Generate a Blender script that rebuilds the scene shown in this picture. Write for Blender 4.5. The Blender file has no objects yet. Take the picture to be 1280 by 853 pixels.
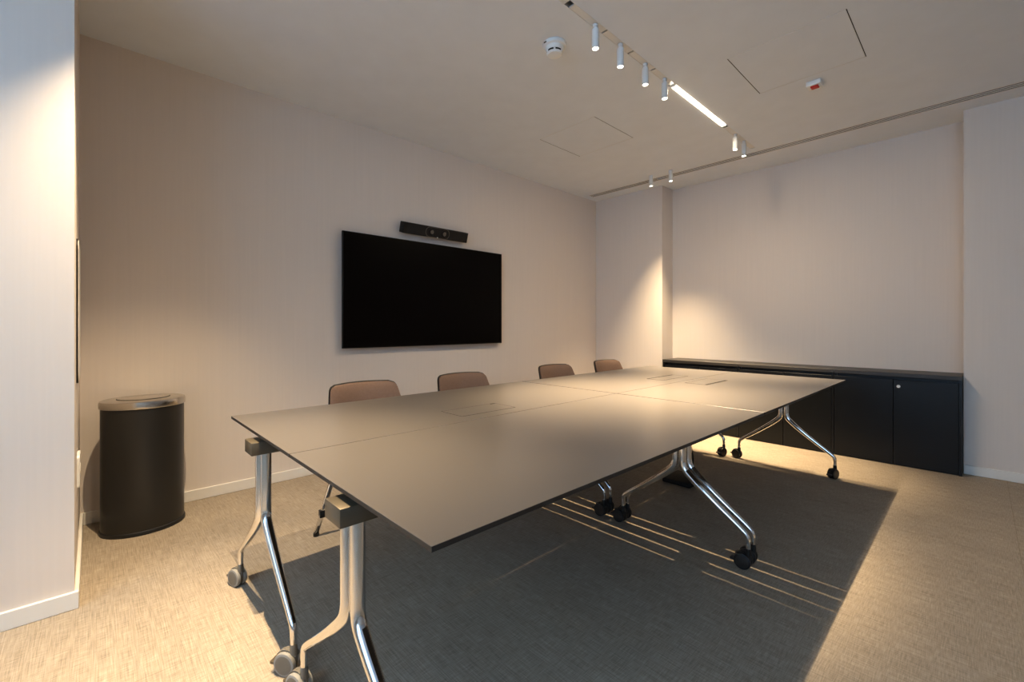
import bpy, bmesh, math, random
from mathutils import Vector, Matrix
random.seed(4)
S = bpy.context.scene
COL = S.collection
PI = math.pi

# ------------------------------------------------------------ helpers
def link(o, parent=None):
    COL.objects.link(o)
    if parent is not None: o.parent = parent
    return o

def obj(name, bm, mat, parent=None, smooth=False, label=None, angle=None):
    me = bpy.data.meshes.new(name)
    bmesh.ops.recalc_face_normals(bm, faces=bm.faces)
    bm.to_mesh(me); bm.free()
    mats = mat if isinstance(mat, (list, tuple)) else [mat]
    for m in mats: me.materials.append(m)
    o = bpy.data.objects.new(name, me)
    if smooth:
        me.shade_smooth()
        if angle is not None:
            me.set_sharp_from_angle(angle=math.radians(angle))
    if label: o['label'] = label
    return link(o, parent)

def thing(name, label, cat, loc=(0,0,0), rz=0, group=None):
    o = bpy.data.objects.new(name, None)
    o.empty_display_size = .05
    o.location = loc; o.rotation_euler = (0,0,rz)
    tag(o, label, cat, group)
    return link(o)

def tag(o, label, cat, group=None):
    o['label'] = label; o['category'] = cat
    if group: o['group'] = group
    return o

def struct(name, bm, mat, **k):
    o = obj(name, bm, mat, **k); o['kind'] = 'structure'; return o

def dup(root, loc, rz=None, label=None):
    r = root.copy(); COL.objects.link(r); r.location = loc
    if rz is not None: r.rotation_euler = (0,0,rz)
    if label: r['label'] = label
    for ch in list(root.children):
        c = ch.copy(); COL.objects.link(c); c.parent = r
        for g in list(ch.children):
            d = g.copy(); COL.objects.link(d); d.parent = c
    return r

def box(bm, x0, x1, y0, y1, z0, z1, bev=0, seg=2, mi=0):
    n = bmesh.new()
    bmesh.ops.create_cube(n, size=1)
    for v in n.verts:
        v.co = Vector(((x0+x1)/2+v.co.x*(x1-x0), (y0+y1)/2+v.co.y*(y1-y0), (z0+z1)/2+v.co.z*(z1-z0)))
    if bev: bmesh.ops.bevel(n, geom=n.edges[:], offset=bev, segments=seg, profile=.5, affect='EDGES')
    for f in n.faces: f.material_index = mi
    merge(bm, n)

def merge(bm, n, M=None):
    if M is not None: bmesh.ops.transform(n, matrix=M, verts=n.verts)
    me = bpy.data.meshes.new('t'); n.to_mesh(me); n.free(); bm.from_mesh(me); bpy.data.meshes.remove(me)

def quad(bm, pts, mi=0):
    f = bm.faces.new([bm.verts.new(p) for p in pts]); f.material_index = mi
    return f

def lathe(bm, prof, n=32, c=(0,0,0), axis='z', mi=0, sx=1, sy=1):
    """profile of (radius, height) revolved about an axis through c"""
    rings = []
    for r, h in prof:
        ring = []
        for i in range(n):
            a = 2*PI*i/n; u, v = r*math.cos(a)*sx, r*math.sin(a)*sy
            if axis == 'z': p = (c[0]+u, c[1]+v, c[2]+h)
            elif axis == 'x': p = (c[0]+h, c[1]+u, c[2]+v)
            else: p = (c[0]+v, c[1]+h, c[2]+u)
            ring.append(bm.verts.new(p))
        rings.append(ring)
    for a, b in zip(rings, rings[1:]):
        for i in range(n):
            f = bm.faces.new([a[i], a[(i+1)%n], b[(i+1)%n], b[i]]); f.material_index = mi
    for ring, flip in ((rings[0], 1), (rings[-1], 0)):
        f = bm.faces.new(ring[::-1] if flip else ring); f.material_index = mi

def smooth_path(pts, rad, it=2):
    """round the corners of a polyline that carries radii"""
    P = [Vector(p) for p in pts]; R = list(rad)
    for _ in range(it):
        q = [P[0]]; r = [R[0]]
        for i in range(1, len(P)-1):
            for t, s in ((i-1, .75), (i+1, .75)):
                q.append(P[i]*s+P[t]*(1-s)); r.append(R[i]*s+R[t]*(1-s))
        q.append(P[-1]); r.append(R[-1]); P, R = q, r
    return P, R

def tube(bm, pts, rad, n=16, it=2, mi=0, squash=1.0, side=Vector((0,1,0))):
    P, R = smooth_path(pts, rad, it)
    rings = []
    for i, p in enumerate(P):
        t = (P[min(i+1, len(P)-1)]-P[max(i-1, 0)]).normalized()
        u = side - t*side.dot(t)
        if u.length < 1e-4: u = Vector((1,0,0)) - t*t.x
        u.normalize(); v = t.cross(u)
        rings.append([bm.verts.new(p + (u*math.cos(2*PI*k/n) + v*math.sin(2*PI*k/n)*squash)*R[i]) for k in range(n)])
    for a, b in zip(rings, rings[1:]):
        for i in range(n):
            f = bm.faces.new([a[i], a[(i+1)%n], b[(i+1)%n], b[i]]); f.material_index = mi
    bm.faces.new(rings[0][::-1]); bm.faces.new(rings[-1])

# ------------------------------------------------------------ materials
def mat(name, col, rough=.5, metal=0, spec=.5, coat=0, emis=None, estr=0, bump=None, var=None):
    """procedural: base colour with a slight noise variation; optional noise bump"""
    m = bpy.data.materials.new(name); m.use_nodes = True
    nt = m.node_tree; N = nt.nodes; L = nt.links
    b = N['Principled BSDF']
    b.inputs['Roughness'].default_value = rough
    b.inputs['Metallic'].default_value = metal
    b.inputs['Specular IOR Level'].default_value = spec
    b.inputs['Coat Weight'].default_value = coat
    tc = N.new('ShaderNodeTexCoord')
    sc, amt = var if var else (6, .04)
    nz = N.new('ShaderNodeTexNoise'); nz.inputs['Scale'].default_value = sc; nz.inputs['Detail'].default_value = 3
    L.new(tc.outputs['Object'], nz.inputs['Vector'])
    mx = N.new('ShaderNodeMix'); mx.data_type = 'RGBA'
    mx.inputs[6].default_value = (*[c*(1-amt) for c in col], 1); mx.inputs[7].default_value = (*[min(1, c*(1+amt)) for c in col], 1)
    L.new(nz.outputs['Fac'], mx.inputs[0]); L.new(mx.outputs[2], b.inputs['Base Color'])
    if emis:
        b.inputs['Emission Color'].default_value = (*emis, 1); b.inputs['Emission Strength'].default_value = estr
    if bump:
        n2 = N.new('ShaderNodeTexNoise'); n2.inputs['Scale'].default_value = bump[0]; n2.inputs['Detail'].default_value = 4
        L.new(tc.outputs['Object'], n2.inputs['Vector'])
        bp = N.new('ShaderNodeBump'); bp.inputs['Strength'].default_value = bump[1]; bp.inputs['Distance'].default_value = .002
        L.new(n2.outputs['Fac'], bp.inputs['Height']); L.new(bp.outputs['Normal'], b.inputs['Normal'])
    return m

def floor_mat():
    m = bpy.data.materials.new('woven_vinyl'); m.use_nodes = True
    nt = m.node_tree; N = nt.nodes; L = nt.links; b = N['Principled BSDF']
    b.inputs['Roughness'].default_value = .55; b.inputs['Specular IOR Level'].default_value = .15
    tc = N.new('ShaderNodeTexCoord')
    def noise(sx, sy, det=3):
        mp = N.new('ShaderNodeMapping'); mp.inputs['Scale'].default_value = (sx, sy, 1)
        L.new(tc.outputs['Object'], mp.inputs['Vector'])
        n = N.new('ShaderNodeTexNoise'); n.inputs['Scale'].default_value = 1; n.inputs['Detail'].default_value = det
        n.inputs['Roughness'].default_value = .62
        L.new(mp.outputs['Vector'], n.inputs['Vector']); return n.outputs['Fac']
    def math_(op, a, b_, c=None):
        n = N.new('ShaderNodeMath'); n.operation = op
        for i, v in enumerate((a, b_, c)):
            if v is None: continue
            if isinstance(v, (int, float)): n.inputs[i].default_value = v
            else: L.new(v, n.inputs[i])
        return n.outputs[0]
    warp = noise(9, 270)          # threads running along X
    weft = noise(290, 18)         # threads running along Y
    big = noise(1.3, 5, 2)
    s = math_('ADD', math_('MULTIPLY', warp, .54), math_('MULTIPLY', weft, .46))
    s = math_('ADD', s, math_('MULTIPLY', math_('SUBTRACT', big, .5), .10))
    r = N.new('ShaderNodeValToRGB')
    r.color_ramp.elements[0].position = .34; r.color_ramp.elements[0].color = (.225,.187,.143,1)
    r.color_ramp.elements[1].position = .68; r.color_ramp.elements[1].color = (.485,.415,.33,1)
    e = r.color_ramp.elements.new(.5); e.color = (.350,.293,.228,1)
    L.new(s, r.inputs[0])
    # butt seams of the sheets, every two metres, running along Y
    sep = N.new('ShaderNodeSeparateXYZ'); L.new(tc.outputs['Object'], sep.inputs[0])
    f = math_('FRACT', math_('MULTIPLY', math_('ADD', sep.outputs['X'], 1.86+10), .5), 0)
    d = math_('LESS_THAN', f, .0011)
    mx = N.new('ShaderNodeMix'); mx.data_type = 'RGBA'; mx.inputs[7].default_value = (.22,.17,.12,1)
    L.new(math_('MULTIPLY', d, .7), mx.inputs[0]); L.new(r.outputs[0], mx.inputs[6]); L.new(mx.outputs[2], b.inputs['Base Color'])
    bp = N.new('ShaderNodeBump'); bp.inputs['Strength'].default_value = .35; bp.inputs['Distance'].default_value = .002
    L.new(s, bp.inputs['Height']); L.new(bp.outputs['Normal'], b.inputs['Normal'])
    return m

def wall_mat(name, col):
    """wallcovering with a barely visible vertical grain"""
    m = bpy.data.materials.new(name); m.use_nodes = True
    nt = m.node_tree; N = nt.nodes; L = nt.links; b = N['Principled BSDF']
    b.inputs['Roughness'].default_value = .75; b.inputs['Specular IOR Level'].default_value = .25
    tc = N.new('ShaderNodeTexCoord'); mp = N.new('ShaderNodeMapping'); mp.inputs['Scale'].default_value = (70,70,1.5)
    L.new(tc.outputs['Object'], mp.inputs['Vector'])
    n = N.new('ShaderNodeTexNoise'); n.inputs['Scale'].default_value = 1; n.inputs['Detail'].default_value = 2
    L.new(mp.outputs['Vector'], n.inputs['Vector'])
    mx = N.new('ShaderNodeMix'); mx.data_type = 'RGBA'
    mx.inputs[6].default_value = (*[c*.97 for c in col],1); mx.inputs[7].default_value = (*[c*1.03 for c in col],1)
    L.new(n.outputs['Fac'], mx.inputs[0]); L.new(mx.outputs[2], b.inputs['Base Color'])
    return m

M = dict(
 floor=floor_mat(),
 wall=wall_mat('warm_white_wallcovering', (.725,.655,.595)),
 ceiling=mat('ceiling_paint', (.735,.775,.835), .85, spec=.2),
 base=mat('white_baseboard_paint', (.78,.75,.70), .5),
 seam=mat('dark_shadow_gap', (.03,.027,.024), .8),
 faint=mat('pale_hairline_joint', (.70,.69,.68), .8),
 table=mat('taupe_matt_laminate', (.112,.101,.093), .28, spec=.62, var=(3,.02)),
 edge=mat('black_laminate_edge', (.028,.023,.019), .45),
 chrome=mat('polished_chrome', (.80,.79,.78), .07, metal=1),
 head=mat('grey_painted_bracket', (.15,.125,.09), .38, metal=.6),
 blackm=mat('black_metal', (.012,.012,.012), .45),
 caster=mat('grey_plastic_caster', (.155,.140,.115), .42),
 caster_shaded=mat('shaded_plastic_caster', (.035,.030,.027), .35),  # same plastic as the grey caster, darkened for the shade under the tables
 tyre=mat('grey_rubber_tread', (.26,.25,.23), .6),
 cab=mat('anthracite_cabinet_lacquer', (.0065,.0075,.009), .36, spec=.35),
 cabtop=mat('dark_grey_worktop', (.040,.036,.033), .42),
 lock=mat('satin_nickel_lock', (.85,.84,.80), .3, metal=.7),
 screen=mat('black_screen_glass', (.0015,.0007,.0007), .30, spec=.09),
 bezel=mat('black_bezel', (.006,.005,.005), .4, spec=.3),
 bar=mat('black_plastic_bar', (.008,.006,.005), .5, spec=.35),
 mesh=mat('black_speaker_grille', (.010,.008,.007), .8, bump=(900,.6)),
 lens=mat('camera_lens_glass', (.02,.02,.022), .08, spec=.9),
 ring=mat('grey_lens_ring', (.16,.14,.12), .35, metal=.6),
 white=mat('white_powder_coat', (.80,.81,.80), .45),
 glow=mat('lit_lens', (1,1,1), .4, emis=(1,.90,.76), estr=8),
 linear=mat('lit_linear_diffuser', (1,1,1), .5, emis=(1,.84,.62), estr=9),
 trackm=mat('white_track_cover', (.74,.73,.71), .6),
 dark=mat('dark_track_cavity', (.02,.018,.015), .9),
 bin=mat('dark_grey_steel_bin', (.030,.028,.025), .33, metal=.25, spec=.5),
 lid=mat('brushed_steel_lid', (.62,.58,.52), .24, metal=1),
 fabric=mat('taupe_brown_upholstery', (.165,.108,.082), .85, spec=.25, bump=(500,.5), var=(90,.18)),
 shell=mat('black_plastic_shell', (.014,.012,.011), .45),
 red=mat('red_alarm_lens', (.50,.02,.012), .3),
 cable=mat('black_cable_rubber', (.006,.006,.006), .7),
)

# ------------------------------------------------------------ dimensions
H = 1.14; ZC = 2.811
XL = -3.534; YB = 4.897; YR = 5.157           # screen wall, back wall, recess in the back wall
XN = -2.515; YN = -.055                        # near wall and its corner
XR = 2.9; YF = -2.6

# ------------------------------------------------------------ room shell
bm = bmesh.new(); quad(bm, [(XL-.1,YF-.1,0),(XR+.1,YF-.1,0),(XR+.1,YR+.1,0),(XL-.1,YR+.1,0)]); struct('floor', bm, M['floor'])

bm = bmesh.new()   # ceiling: a plane with slots cut for the track and the linear diffuser, closed above
TX0, TX1, TY1 = -1.482, -1.440, 4.50
DX0, DX1, DY0, DY1 = -3.43, 2.6, 4.600, 4.708
xs = sorted({XL-.1, DX0, TX0, TX1, DX1, XR+.1}); ys = sorted({YF-.1, -2.0, TY1, DY0, DY1, YR+.1})
for xa, xb in zip(xs, xs[1:]):
    for ya, yb in zip(ys, ys[1:]):
        cx, cy = (xa+xb)/2, (ya+yb)/2
        if TX0 < cx < TX1 and -2.0 < cy < TY1: continue
        if DX0 < cx < DX1 and DY0 < cy < DY1: continue
        quad(bm, [(xa,ya,ZC),(xa,yb,ZC),(xb,yb,ZC),(xb,ya,ZC)])
def well(bm, x0, x1, y0, y1, d, sm=0):
    for a, b_ in (((x0,y0),(x1,y0)),((x1,y0),(x1,y1)),((x1,y1),(x0,y1)),((x0,y1),(x0,y0))):
        quad(bm, [(*a,ZC),(*b_,ZC),(*b_,ZC+d),(*a,ZC+d)], sm)
    quad(bm, [(x0,y0,ZC+d),(x1,y0,ZC+d),(x1,y1,ZC+d),(x0,y1,ZC+d)], 1)
well(bm, TX0, TX1, -2.0, TY1, .05); well(bm, DX0, DX1, DY0, DY1, .06, 1)
struct('ceiling', bm, [M['ceiling'], M['dark']])

def wall(name, pts, m=M['wall']):
    bm = bmesh.new()
    for a, b_ in zip(pts, pts[1:]): quad(bm, [(*a,0),(*b_,0),(*b_,ZC),(*a,ZC)])
    return struct(name, bm, m)
wall('wall_left', [(XL,YN),(XL,YB)])
wall('wall_near', [(XN,YF),(XN,YN),(XL,YN)])
wall('wall_back', [(XL,YB),(-2.585,YB),(-2.585,YR),(-.083,YR),(-.083,YB),(XR,YB)])
wall('wall_right', [(XR,YF),(XR,YB)])
# rear wall with a wide window opening
bm = bmesh.new()
WX0, WX1, WZ0, WZ1 = -1.9, 2.3, .95, 2.6
for (xa,xb,za,zb) in ((XN,WX0,0,ZC),(WX1,XR,0,ZC),(WX0,WX1,0,WZ0),(WX0,WX1,WZ1,ZC)):
    quad(bm, [(xa,YF,za),(xb,YF,za),(xb,YF,zb),(xa,YF,zb)])
struct('wall_rear', bm, M['wall'])
bm = bmesh.new()
for x in (WX0, -.5, .9, WX1): box(bm, x-.03, x+.03, YF-.06, YF+.03, WZ0, WZ1)
for z in (WZ0, WZ1): box(bm, WX0, WX1, YF-.06, YF+.03, z-.03, z+.03)
wf = struct('window_1', bm, M['white'])
bm = bmesh.new(); quad(bm, [(WX0,YF-.05,WZ0),(WX1,YF-.05,WZ0),(WX1,YF-.05,WZ1),(WX0,YF-.05,WZ1)])
struct('window_pane', bm, mat('dusk_sky_through_frosted_pane', (.3,.4,.6), .4, emis=(.38,.62,1.0), estr=.9), parent=wf)

def baseboard(name, pts, h=.070, t=.014):
    """runs of board whose wall line is pts (x,y) -> inner face t away towards n"""
    bm = bmesh.new()
    for (x0,x1,y0,y1) in pts: box(bm, x0, x1, y0, y1, 0, h, .0025, 1)
    return struct(name, bm, M['base'])
T = .014
baseboard('baseboard_left', [(XL, XL+T, YN+T, YB)])
baseboard('baseboard_near', [(XN, XN+T, YF, YN+T), (XL, XN, YN, YN+T)])
baseboard('baseboard_back', [(XL, -2.585, YB-T, YB), (-.083, XR, YB-T, YB)])
baseboard('baseboard_right', [(XR-T, XR, YF, YB-T)])

# ------------------------------------------------------------ ceiling fittings
# linear air diffuser: white blades with dark gaps in the ceiling slot
t = thing('air_diffuser', 'long narrow linear slot air diffuser in the ceiling along the back wall', 'air vent', (0, 4.654, ZC))
n, w = 4, DY1-DY0
gap = .017; blade = (w-3*gap)/4
for i in range(4):
    y = -w/2 + i*(blade+gap)
    bm = bmesh.new(); box(bm, DX0, DX1, y, y+blade, -.001, .002); obj('blade', bm, M['trackm'], t)

# lighting track in its slot
t = thing('light_track', 'recessed white light track running across the ceiling toward the back wall', 'light track', (-1.461, 0, ZC))
bm = bmesh.new()
segs = [(-2.0, 1.775), (1.815, 2.10), (2.112, 2.375), (2.387, 2.64), (2.652, 2.865), (3.875, 4.49)]
for y0, y1 in segs: bm = bmesh.new(); box(bm, -.0195, .0195, y0, y1, .001, .009); obj('cover_strip', bm, M['trackm'], t)
bm = bmesh.new()
for x in (-.021, .0195): bm = bmesh.new(); box(bm, x, x+.0015, -2.0, 4.498, -.0008, .03); obj('channel_lip', bm, M['trackm'], t)

t = thing('linear_lamp', 'glowing warm white linear lamp set in the ceiling track', 'light', (-1.461, 3.37, ZC))
bm = bmesh.new(); box(bm, -.017, .017, -.435, .435, -.006, .012, .003, 1); obj('diffuser', bm, M['linear'], t)
for s in (-1, 1): bm = bmesh.new(); box(bm, -.017, .017, s*.442-.006, s*.442+.006, -.005, .012); obj('end_cap', bm, M['white'], t)
li = bpy.data.lights.new('linear_lamp_light', 'AREA'); li.shape = 'RECTANGLE'; li.size = .03; li.size_y = .85
li.energy = 14; li.color = (1,.80,.56)
lo = link(bpy.data.objects.new('lamp_light', li), t); lo.location = (0,0,-.012)

WARM = (1.0, .77, .48)
def make_spot(label, ceiling_mounted=False, energy=60, cone=57, length=.106, blend=1.0, spill=0):
    t = thing('spotlight', label, 'spotlight', group='cylinder spotlights on the ceiling')
    bm = bmesh.new(); top = -.001 if ceiling_mounted else -.028; r = .0205
    lathe(bm, [(r-.001, top), (r, top-.002), (r, top-length+.002), (r-.001, top-length), (r-.004, top-length), (r-.005, top-length+.006)], 32)
    obj('lamp_barrel', bm, M['white'], t, smooth=True, angle=40)
    bm = bmesh.new(); lathe(bm, [(.0145, 0), (.0145, -.014), (.011, -.016), (.011, -.030)], 24)
    if ceiling_mounted: bmesh.ops.scale(bm, vec=(1,1,.1), verts=bm.verts)
    obj('mount_stem', bm, M['white'], t, smooth=True, angle=40)
    bm = bmesh.new(); lathe(bm, [(r-.0055, top-length+.0025), (r-.0055, top-length-.0005)], 24)
    obj('lens', bm, M['glow'], t)
    li = bpy.data.lights.new('spot_light', 'SPOT'); li.energy = energy; li.color = WARM
    li.spot_size = math.radians(cone); li.spot_blend = blend; li.shadow_soft_size = .008
    lo = link(bpy.data.objects.new('spot_beam', li), t); lo.location = (0,0,top-length-.006)
    if spill:   # wide soft skirt of the beam
        l2 = bpy.data.lights.new('spot_spill', 'SPOT'); l2.energy = spill; l2.color = (1,.80,.56)
        l2.spot_size = math.radians(140); l2.spot_blend = 1; l2.shadow_soft_size = .02
        lo = link(bpy.data.objects.new('spill_beam', l2), t); lo.location = (0,0,top-length-.006)
    return t
E1 = 310
names = ['first of the row before the glowing lamp', 'second of the row before the glowing lamp',
         'third of the row before the glowing lamp', 'next to the near end of the glowing lamp']
proto = make_spot('white cylinder spotlight on the track, '+names[0], energy=E1, spill=34)
proto.location = (-1.461, 2.02, ZC)
for y, nm in zip((2.268, 2.552, 2.803), names[1:]):
    dup(proto, (-1.461, y, ZC), 0, 'white cylinder spotlight on the track, '+nm)
f1 = dup(proto, (-1.461, 4.06, ZC), 0, 'white cylinder spotlight just beyond the far end of the glowing linear lamp')
f2 = dup(proto, (-1.461, 4.265, ZC), 0, 'last white cylinder spotlight at the back end of the ceiling track')
pn = dup(proto, (-1.461, .30, ZC), 0, 'white cylinder spotlight on the near stretch of the ceiling track above the table end')
for c in list(f1.children)+list(f2.children):
    if c.name.startswith('spill_beam'): c.data = c.data.copy(); c.data.energy = 7
for c in pn.children:
    if c.name.startswith('spot_beam'): c.data = c.data.copy(); c.data.energy = 400; c.data.spot_size = math.radians(60)
p2 = make_spot('white surface cylinder spotlight by the slot diffuser, left one nearest the screen wall', ceiling_mounted=True, energy=235, length=.116, cone=64)
p2.location = (-2.50, 4.49, ZC)
dup(p2, (-2.27, 4.49, ZC), 0, 'white surface cylinder spotlight by the slot diffuser, right one of the pair')
p3 = dup(p2, (-2.27, .27, ZC), 0, 'white surface cylinder spotlight on the ceiling above the waste bin corner')
for c in p3.children:
    if c.type == 'LIGHT':
        c.data = c.data.copy(); c.data.energy = 245; c.data.color = (1,.79,.52); c.data.spot_size = math.radians(88)

# smoke detector
t = thing('smoke_detector', 'round white smoke detector on the ceiling left of the track', 'smoke detector', (-1.73, 1.985, ZC))
bm = bmesh.new(); lathe(bm, [(.068,0),(.070,-.004),(.069,-.020),(.058,-.024)], 40); obj('mounting_base', bm, M['white'], t, smooth=True, angle=35)
bm = bmesh.new(); lathe(bm, [(.058,-.022),(.055,-.030),(.047,-.044)], 40)
lathe(bm, [(.047,-.055),(.040,-.065),(.020,-.069)], 40); obj('sensor_cap', bm, M['white'], t, smooth=True, angle=35)
bm = bmesh.new(); lathe(bm, [(.0455,-.0435),(.0455,-.0555)], 40); obj('sensor_slot', bm, M['dark'], t)
for k in range(6):
    bm = bmesh.new(); a = 2*PI*k/6+.2; box(bm, .0455*math.cos(a)-.004, .0455*math.cos(a)+.004, .0455*math.sin(a)-.004, .0455*math.sin(a)+.004, -.0555, -.043); obj('slot_rib', bm, M['white'], t)
bm = bmesh.new(); box(bm, -.022, -.002, -.0705, -.0690, -.016, -.008); obj('type_plate', bm, M['head'], t)
# alarm
t = thing('alarm_beacon', 'small white square alarm beacon with a red lens on the ceiling', 'alarm', (-.775, 3.59, ZC))
bm = bmesh.new(); box(bm, -.043, .043, -.043, .043, -.032, 0, .006, 3); obj('housing', bm, M['white'], t, smooth=True, angle=50)
bm = bmesh.new(); box(bm, -.020, .026, -.030, .012, -.043, -.030, .005, 2); obj('red_lens', bm, M['red'], t, label='red lens')

# ceiling access panels
def access_panel(x0, x1, y0, y1, label, strong):
    t = thing('access_panel', label, 'access panel', (x0, y0, ZC), group='ceiling access panels')
    w, d = x1-x0, y1-y0
    bm = bmesh.new(); box(bm, .003, w-.003, .003, d-.003, -.0012, .0); obj('panel_face', bm, M['ceiling'], t)
    e = strong
    for x in (0, w): bm = bmesh.new(); box(bm, x-e, x+e, 0, d, -.0016, .0); obj('side_joint', bm, M['seam'], t)
    for y in (0, d): bm = bmesh.new(); box(bm, 0, w, y-.001, y+.001, -.0013, .0); obj('end_joint', bm, M['faint'], t)
access_panel(-1.082, -.481, 2.878, 3.474, 'square flush access panel in the ceiling right of the track', .0017)
access_panel(-2.70, -2.108, 2.900, 3.474, 'square flush access panel in the ceiling left of the track', .0007)

# ------------------------------------------------------------ near wall return: slim framed panel and socket plate
t = thing('wall_panel', 'slim black-edged upright panel with rounded corners on the narrow return wall', 'wall panel', (-2.98, YN, 1.21))
def rrect(w, h, r, n=6):
    P = []
    for cx, cz, a0 in ((w/2-r, h/2-r, 0), (-w/2+r, h/2-r, PI/2), (-w/2+r, -h/2+r, PI), (w/2-r, -h/2+r, 1.5*PI)):
        for k in range(n+1):
            a = a0 + PI/2*k/n; P.append((cx+r*math.cos(a), cz+r*math.sin(a)))
    return P
def plate(bm, P, y0, y1, mi=0):
    a = [bm.verts.new((x, y0, z)) for x, z in P]; b_ = [bm.verts.new((x, y1, z)) for x, z in P]
    k = len(P)
    for i in range(k): bm.faces.new([a[i], a[(i+1)%k], b_[(i+1)%k], b_[i]]).material_index = mi
    bm.faces.new(a).material_index = mi; bm.faces.new(b_[::-1]).material_index = mi
bm = bmesh.new(); plate(bm, rrect(.40, .66, .05), 0, .006); obj('panel_frame', bm, M['bezel'], t)
bm = bmesh.new(); plate(bm, rrect(.385, .645, .045), .0055, .0075); obj('panel_face', bm, M['base'], t)
t = thing('socket_plate', 'white socket plate low on the narrow return wall', 'socket', (-2.95, YN, .46))
bm = bmesh.new(); plate(bm, rrect(.15, .15, .012), 0, .010); obj('cover_plate', bm, M['white'], t)
for x in (-.035, .035): bm = bmesh.new(); lathe(bm, [(.021, .0095), (.021, .0115)], 24, (x, 0, 0), 'y'); obj('socket_insert', bm, M['base'], t)

# ------------------------------------------------------------ television and camera bar
t = thing('television', 'large flat black wall-mounted screen, switched off', 'television', (XL, 2.287, 1.432))
TW, TH = 1.700, .940
bm = bmesh.new(); box(bm, .040, .064, -TW/2, TW/2, -TH/2, TH/2, .003, 2); obj('housing', bm, M['bezel'], t, smooth=True, angle=40)
bm = bmesh.new(); box(bm, .0635, .0648, -TW/2+.006, TW/2-.006, -TH/2+.010, TH/2-.006, .0005, 1); obj('screen', bm, M['screen'], t)
bm = bmesh.new(); box(bm, 0, .041, -.35, .35, -.22, .22); box(bm, .02, .041, -.6, .6, -.3, -.05, .005)
obj('wall_mount', bm, M['blackm'], t)

t = thing('conference_bar', 'long black video conference camera bar tilted down above the screen', 'camera bar', (XL+.055, 2.318, 2.012))
tilt = Matrix.Rotation(math.radians(17), 4, 'Y')
def TB(bmn, name, m, **k):
    bmesh.ops.transform(bmn, matrix=tilt, verts=bmn.verts); return obj(name, bmn, m, t, **k)
L2 = .351
bm = bmesh.new(); box(bm, -.045, .030, -L2, L2, -.048, .048, .006, 3); TB(bm, 'bar_body', M['bar'], smooth=True, angle=40)
bm = bmesh.new(); box(bm, .0295, .0325, -L2+.03, L2-.012, -.042, .040, .001, 1); TB(bm, 'speaker_grille', M['mesh'])
bm = bmesh.new()
P = [(y, z) for y, z in rrect(.262, .094, .046, 8)]
a = [bm.verts.new((.0335, y, z)) for y, z in P]; b_ = [bm.verts.new((.0335, y*.965, z*.90)) for y, z in P]
for i in range(len(P)): bm.faces.new([a[i], a[(i+1)%len(P)], b_[(i+1)%len(P)], b_[i]])
TB(bm, 'camera_surround', M['ring'], label='thin grey oval ring')
for y in (-.062, .075):
    bm = bmesh.new(); lathe(bm, [(.034,.031),(.034,.036),(.028,.038),(.028,.034)], 32, (0,y,0), 'x'); ho = TB(bm, 'camera_lens', M['bezel'], smooth=True, angle=30)
    bm = bmesh.new(); lathe(bm, [(.019,.035),(.017,.038),(.009,.039)], 24, (0,y,0), 'x')
    bmesh.ops.transform(bm, matrix=tilt, verts=bm.verts); obj('lens_glass', bm, M['ring'], ho, smooth=True)
bm = bmesh.new(); lathe(bm, [(.006,.032),(.006,.035)], 16, (0,.004,-.043), 'x'); TB(bm, 'status_light', M['white'], label='tiny pale status light')
bm = bmesh.new(); box(bm, -.055, -.01, -.09, .09, -.03, .03); obj('wall_bracket', bm, M['blackm'], t)

# ------------------------------------------------------------ low cabinets in the back recess
CY = 4.779; CX0 = -2.515; CXE = -.087; CZ = .757
t = thing('worktop', 'long dark grey worktop running over the low black cabinets', 'worktop', (0, CY, CZ))
bounds = [(CX0, -1.690), (-1.688, -.889), (-.887, CXE)]
for x0, x1 in bounds:
    bm = bmesh.new(); box(bm, x0, x1, -.004, YR-CY-.003, -.030, 0, .0015, 1); obj('worktop_panel', bm, M['cabtop'], t)
cab_lab = ['black two-door low cabinet at the left end beside the wall column', 'black two-door low cabinet in the middle of the row',
           'black two-door low cabinet at the right end, with a small round lock']
for i, (x0, x1) in enumerate([(-2.487,-1.687), (-1.687,-.887), (-.887,-.087)]):
    t = thing('low_cabinet', cab_lab[i], 'cabinet', ((x0+x1)/2, CY, 0), group='low black cabinets along the back wall')
    bm = bmesh.new(); hw = (x1-x0)/2-.001
    box(bm, -hw, -hw+.018, .020, YR-CY-.004, 0, CZ-.031); box(bm, hw-.018, hw, .0, YR-CY-.004, 0, CZ-.031)
    box(bm, -hw+.018, hw-.018, .020, YR-CY-.004, .0, .03); box(bm, -hw+.018, hw-.018, YR-CY-.02, YR-CY-.004, .03, CZ-.031)
    box(bm, -hw+.018, hw-.018, .030, .05, CZ-.10, CZ-.031)
    obj('cabinet_body', bm, M['cab'], t)
    for s in (0, 1):
        a0 = -hw+.0015 if s == 0 else .0015; a1 = -.0015 if s == 0 else hw-.0195
        bm = bmesh.new(); box(bm, a0, a1, 0, .019, .006, CZ-.056, .0012, 1)
        d = obj('door', bm, M['cab'], t)
        if i == 2 and s == 1:
            bm = bmesh.new(); lathe(bm, [(.0125,.002),(.0125,-.004),(.010,-.006)], 24, (a0+.032,0,.648), 'y'); obj('lock', bm, M['lock'], d, smooth=True, angle=30, label='small round pale lock')
bm = bmesh.new(); box(bm, -2.515, -2.489, CY+.004, YB+.05, 0, CZ-.031); 
tag(obj('filler_panel', bm, M['cab']), 'narrow black filler strip between the wall column and the first low cabinet', 'panel')

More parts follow.
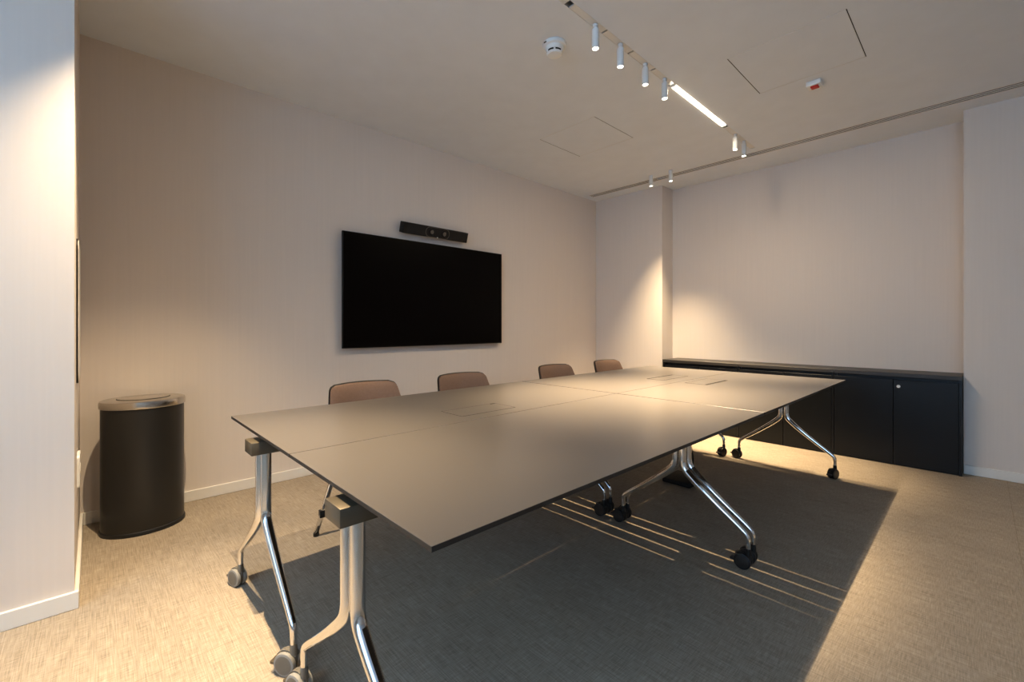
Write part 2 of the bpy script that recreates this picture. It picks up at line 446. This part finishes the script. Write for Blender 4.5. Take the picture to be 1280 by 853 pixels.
# ------------------------------------------------------------ folding tables
TZ = .74; TT = .012
def caster_parts(bm_w, bm_t, bm_f, bm_b, x, y, ang):
    """twin-wheel caster whose stem is at (x,y), trailing towards ang"""
    c, s = math.cos(ang), math.sin(ang)
    R = Matrix.Translation((x,y,0)) @ Matrix.Rotation(ang, 4, 'Z')
    o = .022
    for sy in (-1, 1):
        n = bmesh.new(); lathe(n, [(.010,-.009),(.024,-.0095),(.0325,-.008),(.0335,-.006),(.0335,.006),(.0325,.008),(.024,.0095),(.012,.009)], 32, (o, sy*.014, .0375), 'y'); merge(bm_w, n, R)
        n = bmesh.new(); lathe(n, [(.0325,-.0085),(.0365,-.007),(.0375,-.003),(.0375,.003),(.0365,.007),(.0325,.0085)], 32, (o, sy*.014, .0375), 'y'); merge(bm_t, n, R)
    n = bmesh.new()
    lathe(n, [(.0105,.098),(.0115,.088),(.012,.080),(.012,.060)], 20, (0,0,0), 'z')
    box(n, -.012, .034, -.0042, .0042, .036, .080, .003, 2)
    K = 18   # arched fender over the wheels
    prev = None
    for k in range(K+1):
        a_ = math.radians(35+ 110*k/K); ring = []
        for rr, yy in ((.0385,-.009),(.0415,-.009),(.0415,.009),(.0385,.009)):
            ring.append(n.verts.new((o+rr*math.cos(a_), yy, .0375+rr*math.sin(a_))))
        if prev:
            for q in range(4): n.faces.new([prev[q], prev[(q+1)%4], ring[(q+1)%4], ring[q]])
        prev = ring
    merge(bm_f, n, R)
    n = bmesh.new(); box(n, .050, .078, -.016, .016, .030, .040, .003, 2); box(n, .046, .058, -.010, .010, .036, .056, .003, 2); merge(bm_b, n, R)

def make_table(label, hatches, length, joined, tongue=False):
    """origin: middle of the near short edge, on the floor; the table runs along +Y"""
    t = thing('folding_table', label, 'table', group='chrome legged conference tables')
    W = .800
    bm = bmesh.new()
    box(bm, -W/2, W/2, 0, length, TZ-TT, TZ, .0008, 1)
    for f in bm.faces:
        f.material_index = 0 if f.normal.z > .9 or f.calc_center_median().z > TZ-.0005 else 1
    bm.normal_update()
    for f in bm.faces: f.material_index = 0 if f.normal.z > .5 else 1
    top = obj('tabletop', bm, [M['table'], M['edge']], t)
    for (x0,x1,y0,y1,slot) in hatches:
        e = .0012
        bm = bmesh.new()
        box(bm, x0, x1, y0, y1, TZ, TZ+.0006)
        ht = obj('cable_hatch', bm, M['table'], top)
        bm = bmesh.new()
        for a_ in (x0, x1): box(bm, a_-e, a_+e, y0, y1, TZ+.0001, TZ+.0009)
        for a_ in (y0, y1): box(bm, x0, x1, a_-e, a_+e, TZ+.0001, TZ+.0009)
        for (sx0,sx1,sy0,sy1) in slot: box(bm, sx0, sx1, sy0, sy1, TZ+.0001, TZ+.0011)
        obj('hatch_joint', bm, M['seam'], top)
    bm = bmesh.new()
    if tongue:
        bm = bmesh.new(); box(bm, W/2-.01, W/2+.0036, .0, length, TZ-TT+.0005, TZ-TT+.0025); obj('light_stop_lip', bm, M['dark'], t)  # dark lip added under the seam to block light leaking through
    for x in (-.03, .03): bm = bmesh.new(); box(bm, x-.012, x+.012, .10, length-.10, TZ-TT-.042, TZ-TT-.012); obj('support_beam', bm, M['blackm'], t)
    for end in (0, 1):
        jn = end in joined; yl = (.0235 if jn else .028) if end == 0 else length-(.0235 if jn else .030)
        grey = end == 0 and not jn; cm = M['caster'] if grey else M['caster_shaded']  # only the open near-end casters stay grey; others take shade-darkened colours
        sgn = 1 if end == 0 else -1
        bm = bmesh.new()
        ya, yb = sorted((yl-sgn*(.020 if jn else .052), yl+sgn*.055))
        box(bm, -.048, .048, ya, yb, .660, .708, .003, 2)
        obj('leg_head', bm, M['head'], t, smooth=True, angle=40)
        bm = bmesh.new(); box(bm, -.040, .040, *sorted((yl+sgn*.02, yl+sgn*.12)), .706, TZ-TT)
        box(bm, -.055, .085, *sorted((yl+sgn*.05, yl+sgn*.09)), .700, TZ-TT, .002, 1)
        obj('hinge_plate', bm, M['blackm'], t)
        for s in (-1, 1):
            bm = bmesh.new()
            yo = yl + s*sgn*.004
            x0 = .0205
            tube(bm, [(s*x0, yo, .665), (s*x0, yo, .47), (s*x0, yo, .425), (s*(x0+.016), yo, .388), (s*.18, yo, .272), (s*.312, yo, .178), (s*.339, yo, .152), (s*.340, yo, .110), (s*.340, yo, .084)],
                     [.0185, .0185, .0185, .0195, .0155, .0125, .0118, .0105, .0095], n=20, it=2)
            lg = obj('leg', bm, M['chrome'], t, smooth=True, angle=50)
            b1, b2, b3, b4 = bmesh.new(), bmesh.new(), bmesh.new(), bmesh.new()
            ang = {(0,-1): math.radians(200), (0,1): math.radians(215), (1,-1): math.radians(160), (1,1): math.radians(250)}[(end, s)]
            if jn: ang = PI + (.06 if s > 0 else -.08)
            caster_parts(b1, b2, b3, b4, s*.340, yo, ang)
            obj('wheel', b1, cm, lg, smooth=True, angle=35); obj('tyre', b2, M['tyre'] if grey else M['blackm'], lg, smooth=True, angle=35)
            obj('caster_fork', b3, M['caster'] if grey else M['blackm'], lg, smooth=True, angle=35); obj('brake_pedal', b4, M['head'] if grey else M['caster_shaded'], lg, smooth=True, angle=35)  # black tyres and forks stand in for the shade there too
    return t
XA, XB = -1.8870, -1.0830
Y1, LEN1, Y2, LEN2 = .446, 1.809, 2.264, 1.806
ta = make_table('near right table of the four, foreground tabletop corner over empty floor', [], LEN1, (1,)); ta.location = (XB, Y1, 0)
tb = make_table('near left table of the four with one cable hatch, beside the first two chairs', [(.155,.315,.738,1.065,[(.160,.172,1.03,1.06)])], LEN1, (1,), True); tb.location = (XA, Y1, 0)
tc_ = make_table('far left table of the four with a cable hatch, by the last two chairs', [(.150,.285,.79,1.19,[(.150,.162,.79,1.19)])], LEN2, (0,), True); tc_.location = (XA, Y2, 0)
td = make_table('far right table of the four with a black-slotted hatch, nearest the cabinets', [(-.345,-.19,.77,1.13,[(-.208,-.190,.77,1.13)])], LEN2, (0,)); td.location = (XB, Y2, 0)

# ------------------------------------------------------------ chairs
def make_chair(label):
    """origin on the floor under the seat centre, facing +X"""
    t = thing('meeting_chair', label, 'chair', group='brown chairs along the screen side of the tables')
    # seat
    bm = bmesh.new(); box(bm, -.22, .22, -.225, .225, .425, .475, .022, 4)
    for v in bm.verts:
        k = (v.co.x+.22)/.44
        v.co.y *= 1 - .08*(1-k); v.co.z += .012*(abs(v.co.y)/.225)**2 - .01*(k > .9)
    obj('seat', bm, M['fabric'], t, smooth=True, angle=60)
    bm = bmesh.new(); box(bm, -.21, .21, -.215, .215, .405, .430, .010, 2); obj('seat_shell', bm, M['shell'], t, smooth=True, angle=60)
    # curved back: cushion (front) and a black shell behind that shows as a dark rim
    def back(bm, thick, off, grow, nu=28, nv=34):
        F = {}
        for side in (0, 1):
            for i in range(nu+1):
                for j in range(nv+1):
                    u = -1+2*i/nu; v = j/nv
                    z = .50-grow + (.305+2*grow)*v
                    hw = (.238 - .040*v**1.5) + grow
                    # rounded upper and lower corners
                    cr = .034; dz = (z - (.805+grow-cr))
                    if dz > 0: hw -= cr - math.sqrt(max(0, cr*cr-dz*dz))
                    dz2 = (.50-grow+.05) - z
                    if dz2 > 0: hw -= .05 - math.sqrt(max(0, .0025-dz2*dz2))
                    y = u*hw
                    z2 = z - .004*u*u*v
                    x = -.205 - .085*v + .070*(y/.23)**2 + off
                    bulge = (1-u**6)*(1-(2*v-1)**6)
                    x += (thick*(.35+.65*bulge) if side else 0)
                    F[side,i,j] = bm.verts.new((x, y, z2))
        for side in (0, 1):
            for i in range(nu):
                for j in range(nv):
                    bm.faces.new([F[side,i,j],F[side,i+1,j],F[side,i+1,j+1],F[side,i,j+1]])
        for i in range(nu):
            for j in (0, nv): bm.faces.new([F[0,i,j],F[0,i+1,j],F[1,i+1,j],F[1,i,j]])
        for j in range(nv):
            for i in (0, nu): bm.faces.new([F[0,i,j],F[0,i,j+1],F[1,i,j+1],F[1,i,j]])
    bm = bmesh.new(); back(bm, .030, 0, 0); bc = obj('backrest', bm, M['fabric'], t, smooth=True, angle=60)
    bm = bmesh.new(); back(bm, .016, -.014, .005); obj('back_shell', bm, M['shell'], t, smooth=True, angle=60)
    bm = bmesh.new()
    for y in (-.16, .16): tube(bm, [(-.10,y,.415),(-.205,y,.42),(-.240,y,.47),(-.262,y,.62)], [.010]*4, 12)
    obj('back_support', bm, M['chrome'], t, smooth=True)
    for sx, sy in ((-1,-1),(-1,1),(1,-1),(1,1)):
        bm = bmesh.new()
        fx = -.215 if sx < 0 else .225
        tube(bm, [(sx*.13, sy*.150, .412), (fx*.74, sy*.196, .375), (fx*.85, sy*.235, .22), (fx, sy*.285, 0.012)], [.015,.015,.0145,.0135], 14, 1, squash=.7)
        lg = obj('leg', bm, M['chrome'], t, smooth=True)
        bm = bmesh.new(); lathe(bm, [(.0145,0),(.0155,.004),(.0145,.018)], 16, (fx, sy*.285, 0)); obj('foot_glide', bm, M['shell'], lg, smooth=True, angle=40)
        bm = bmesh.new(); box(bm, fx*.925-.014, fx*.925+.014, sy*.260-.014, sy*.260+.014, .100, .140, .003, 2); obj('leg_clamp', bm, M['shell'], lg)
    bm = bmesh.new()
    for sx in (-1, 1): tube(bm, [(sx*.13,-.16,.412),(sx*.13,.16,.412)], [.011,.011], 12, 0)
    obj('seat_frame', bm, M['chrome'], t, smooth=True)
    return t
ch = make_chair('brown upholstered chair nearest the waste bin, first along the tables')
ch.location = (-2.262, 1.165, 0)
dup(ch, (-2.262, 1.885, 0), 0, 'brown upholstered chair in front of the right half of the screen, second from the bin')
dup(ch, (-2.262, 2.875, 0), 0, 'brown upholstered chair third from the bin, just right of the screen')
dup(ch, (-2.262, 3.640, 0), 0, 'brown upholstered chair at the far end, closest to the wall column')

# ------------------------------------------------------------ waste bin
t = thing('waste_bin', 'tall oval dark grey waste bin with a steel lid in the corner', 'waste bin', (-3.300, .212, 0), 0)
def oval(bm, prof, n=64, a=.186, b=.165):
    lathe(bm, [(1+r, h) for r, h in prof], n, (0,0,0), 'z', sx=b, sy=a)
bm = bmesh.new(); oval(bm, [(-.03,0),(.03,0),(.03,.004),(.03,.018),(0.01,.022)]); obj('base_plate', bm, M['blackm'], t, smooth=True, angle=40)
bm = bmesh.new(); oval(bm, [(0,.018),(0,.692)]); obj('bin_body', bm, M['bin'], t, smooth=True, angle=40)
bm = bmesh.new(); oval(bm, [(.012,.686),(.030,.688),(.036,.694),(.036,.716),(.022,.725),(-.02,.728),(-.36,.731)]); lid = obj('lid', bm, M['lid'], t, smooth=True, angle=50)
bm = bmesh.new(); oval(bm, [(-.355,.730),(-.355,.7320)]); 
for v in bm.verts: v.co.x += .004
obj('lid_groove', bm, M['seam'], lid)
bm = bmesh.new(); oval(bm, [(-.375,.731),(-.375,.7335),(-.40,.7345)]); obj('swing_flap', bm, M['lid'], lid, smooth=True, angle=40)

# ------------------------------------------------------------ floor box with cables under the far tables
t = thing('floor_cable_box', 'flat black cable box on the floor beneath the far tables', 'cable box', (-1.50, 3.13, 0))
bm = bmesh.new(); box(bm, -.10, .11, -.10, .14, 0, .035, .010, 2); obj('box_housing', bm, M['cable'], t, smooth=True, angle=40)
bm = bmesh.new()
for k in range(3):
    tube(bm, [(.06-.03*k,.05,.03),(.03,.12+.02*k,.10),(.0,.10,.35),(-.03+.01*k,.06,.60),(-.05,.08,.715)], [.006]*5, 8)
obj('cable', bm, M['cable'], t, smooth=True)

# ------------------------------------------------------------ lights
def area(name, loc, rot, sx, sy, e, col):
    li = bpy.data.lights.new(name, 'AREA'); li.shape = 'RECTANGLE'; li.size = sx; li.size_y = sy; li.energy = e; li.color = col
    o = link(bpy.data.objects.new(name, li)); o.location = loc; o.rotation_euler = rot; return o
# daylight coming in at the window in the rear wall
area('window_daylight', (.2, YF+.40, 1.95), (math.radians(-106), 0, 0), 4.1, 1.2, 120, (.70,.93,1.0))

W = bpy.data.worlds.new('World'); S.world = W; W.use_nodes = True
bg = W.node_tree.nodes['Background']; bg.inputs[0].default_value = (.45,.55,.75,1); bg.inputs[1].default_value = .2

# ------------------------------------------------------------ camera
F = 553.0
cd = bpy.data.cameras.new('Camera'); cam = link(bpy.data.objects.new('Camera', cd))
cd.sensor_width = 36; cd.lens = 36*F/1280; cd.shift_x = 0; cd.shift_y = (408-426.5)/1280
cd.clip_start = .01
cam.location = (0,0,H); cam.rotation_euler = (PI/2, 0, math.atan2(584, F))
S.camera = cam
S.view_settings.view_transform = 'Standard'
S.view_settings.look = 'None'
S.view_settings.exposure = .33
S.view_settings.gamma = .90
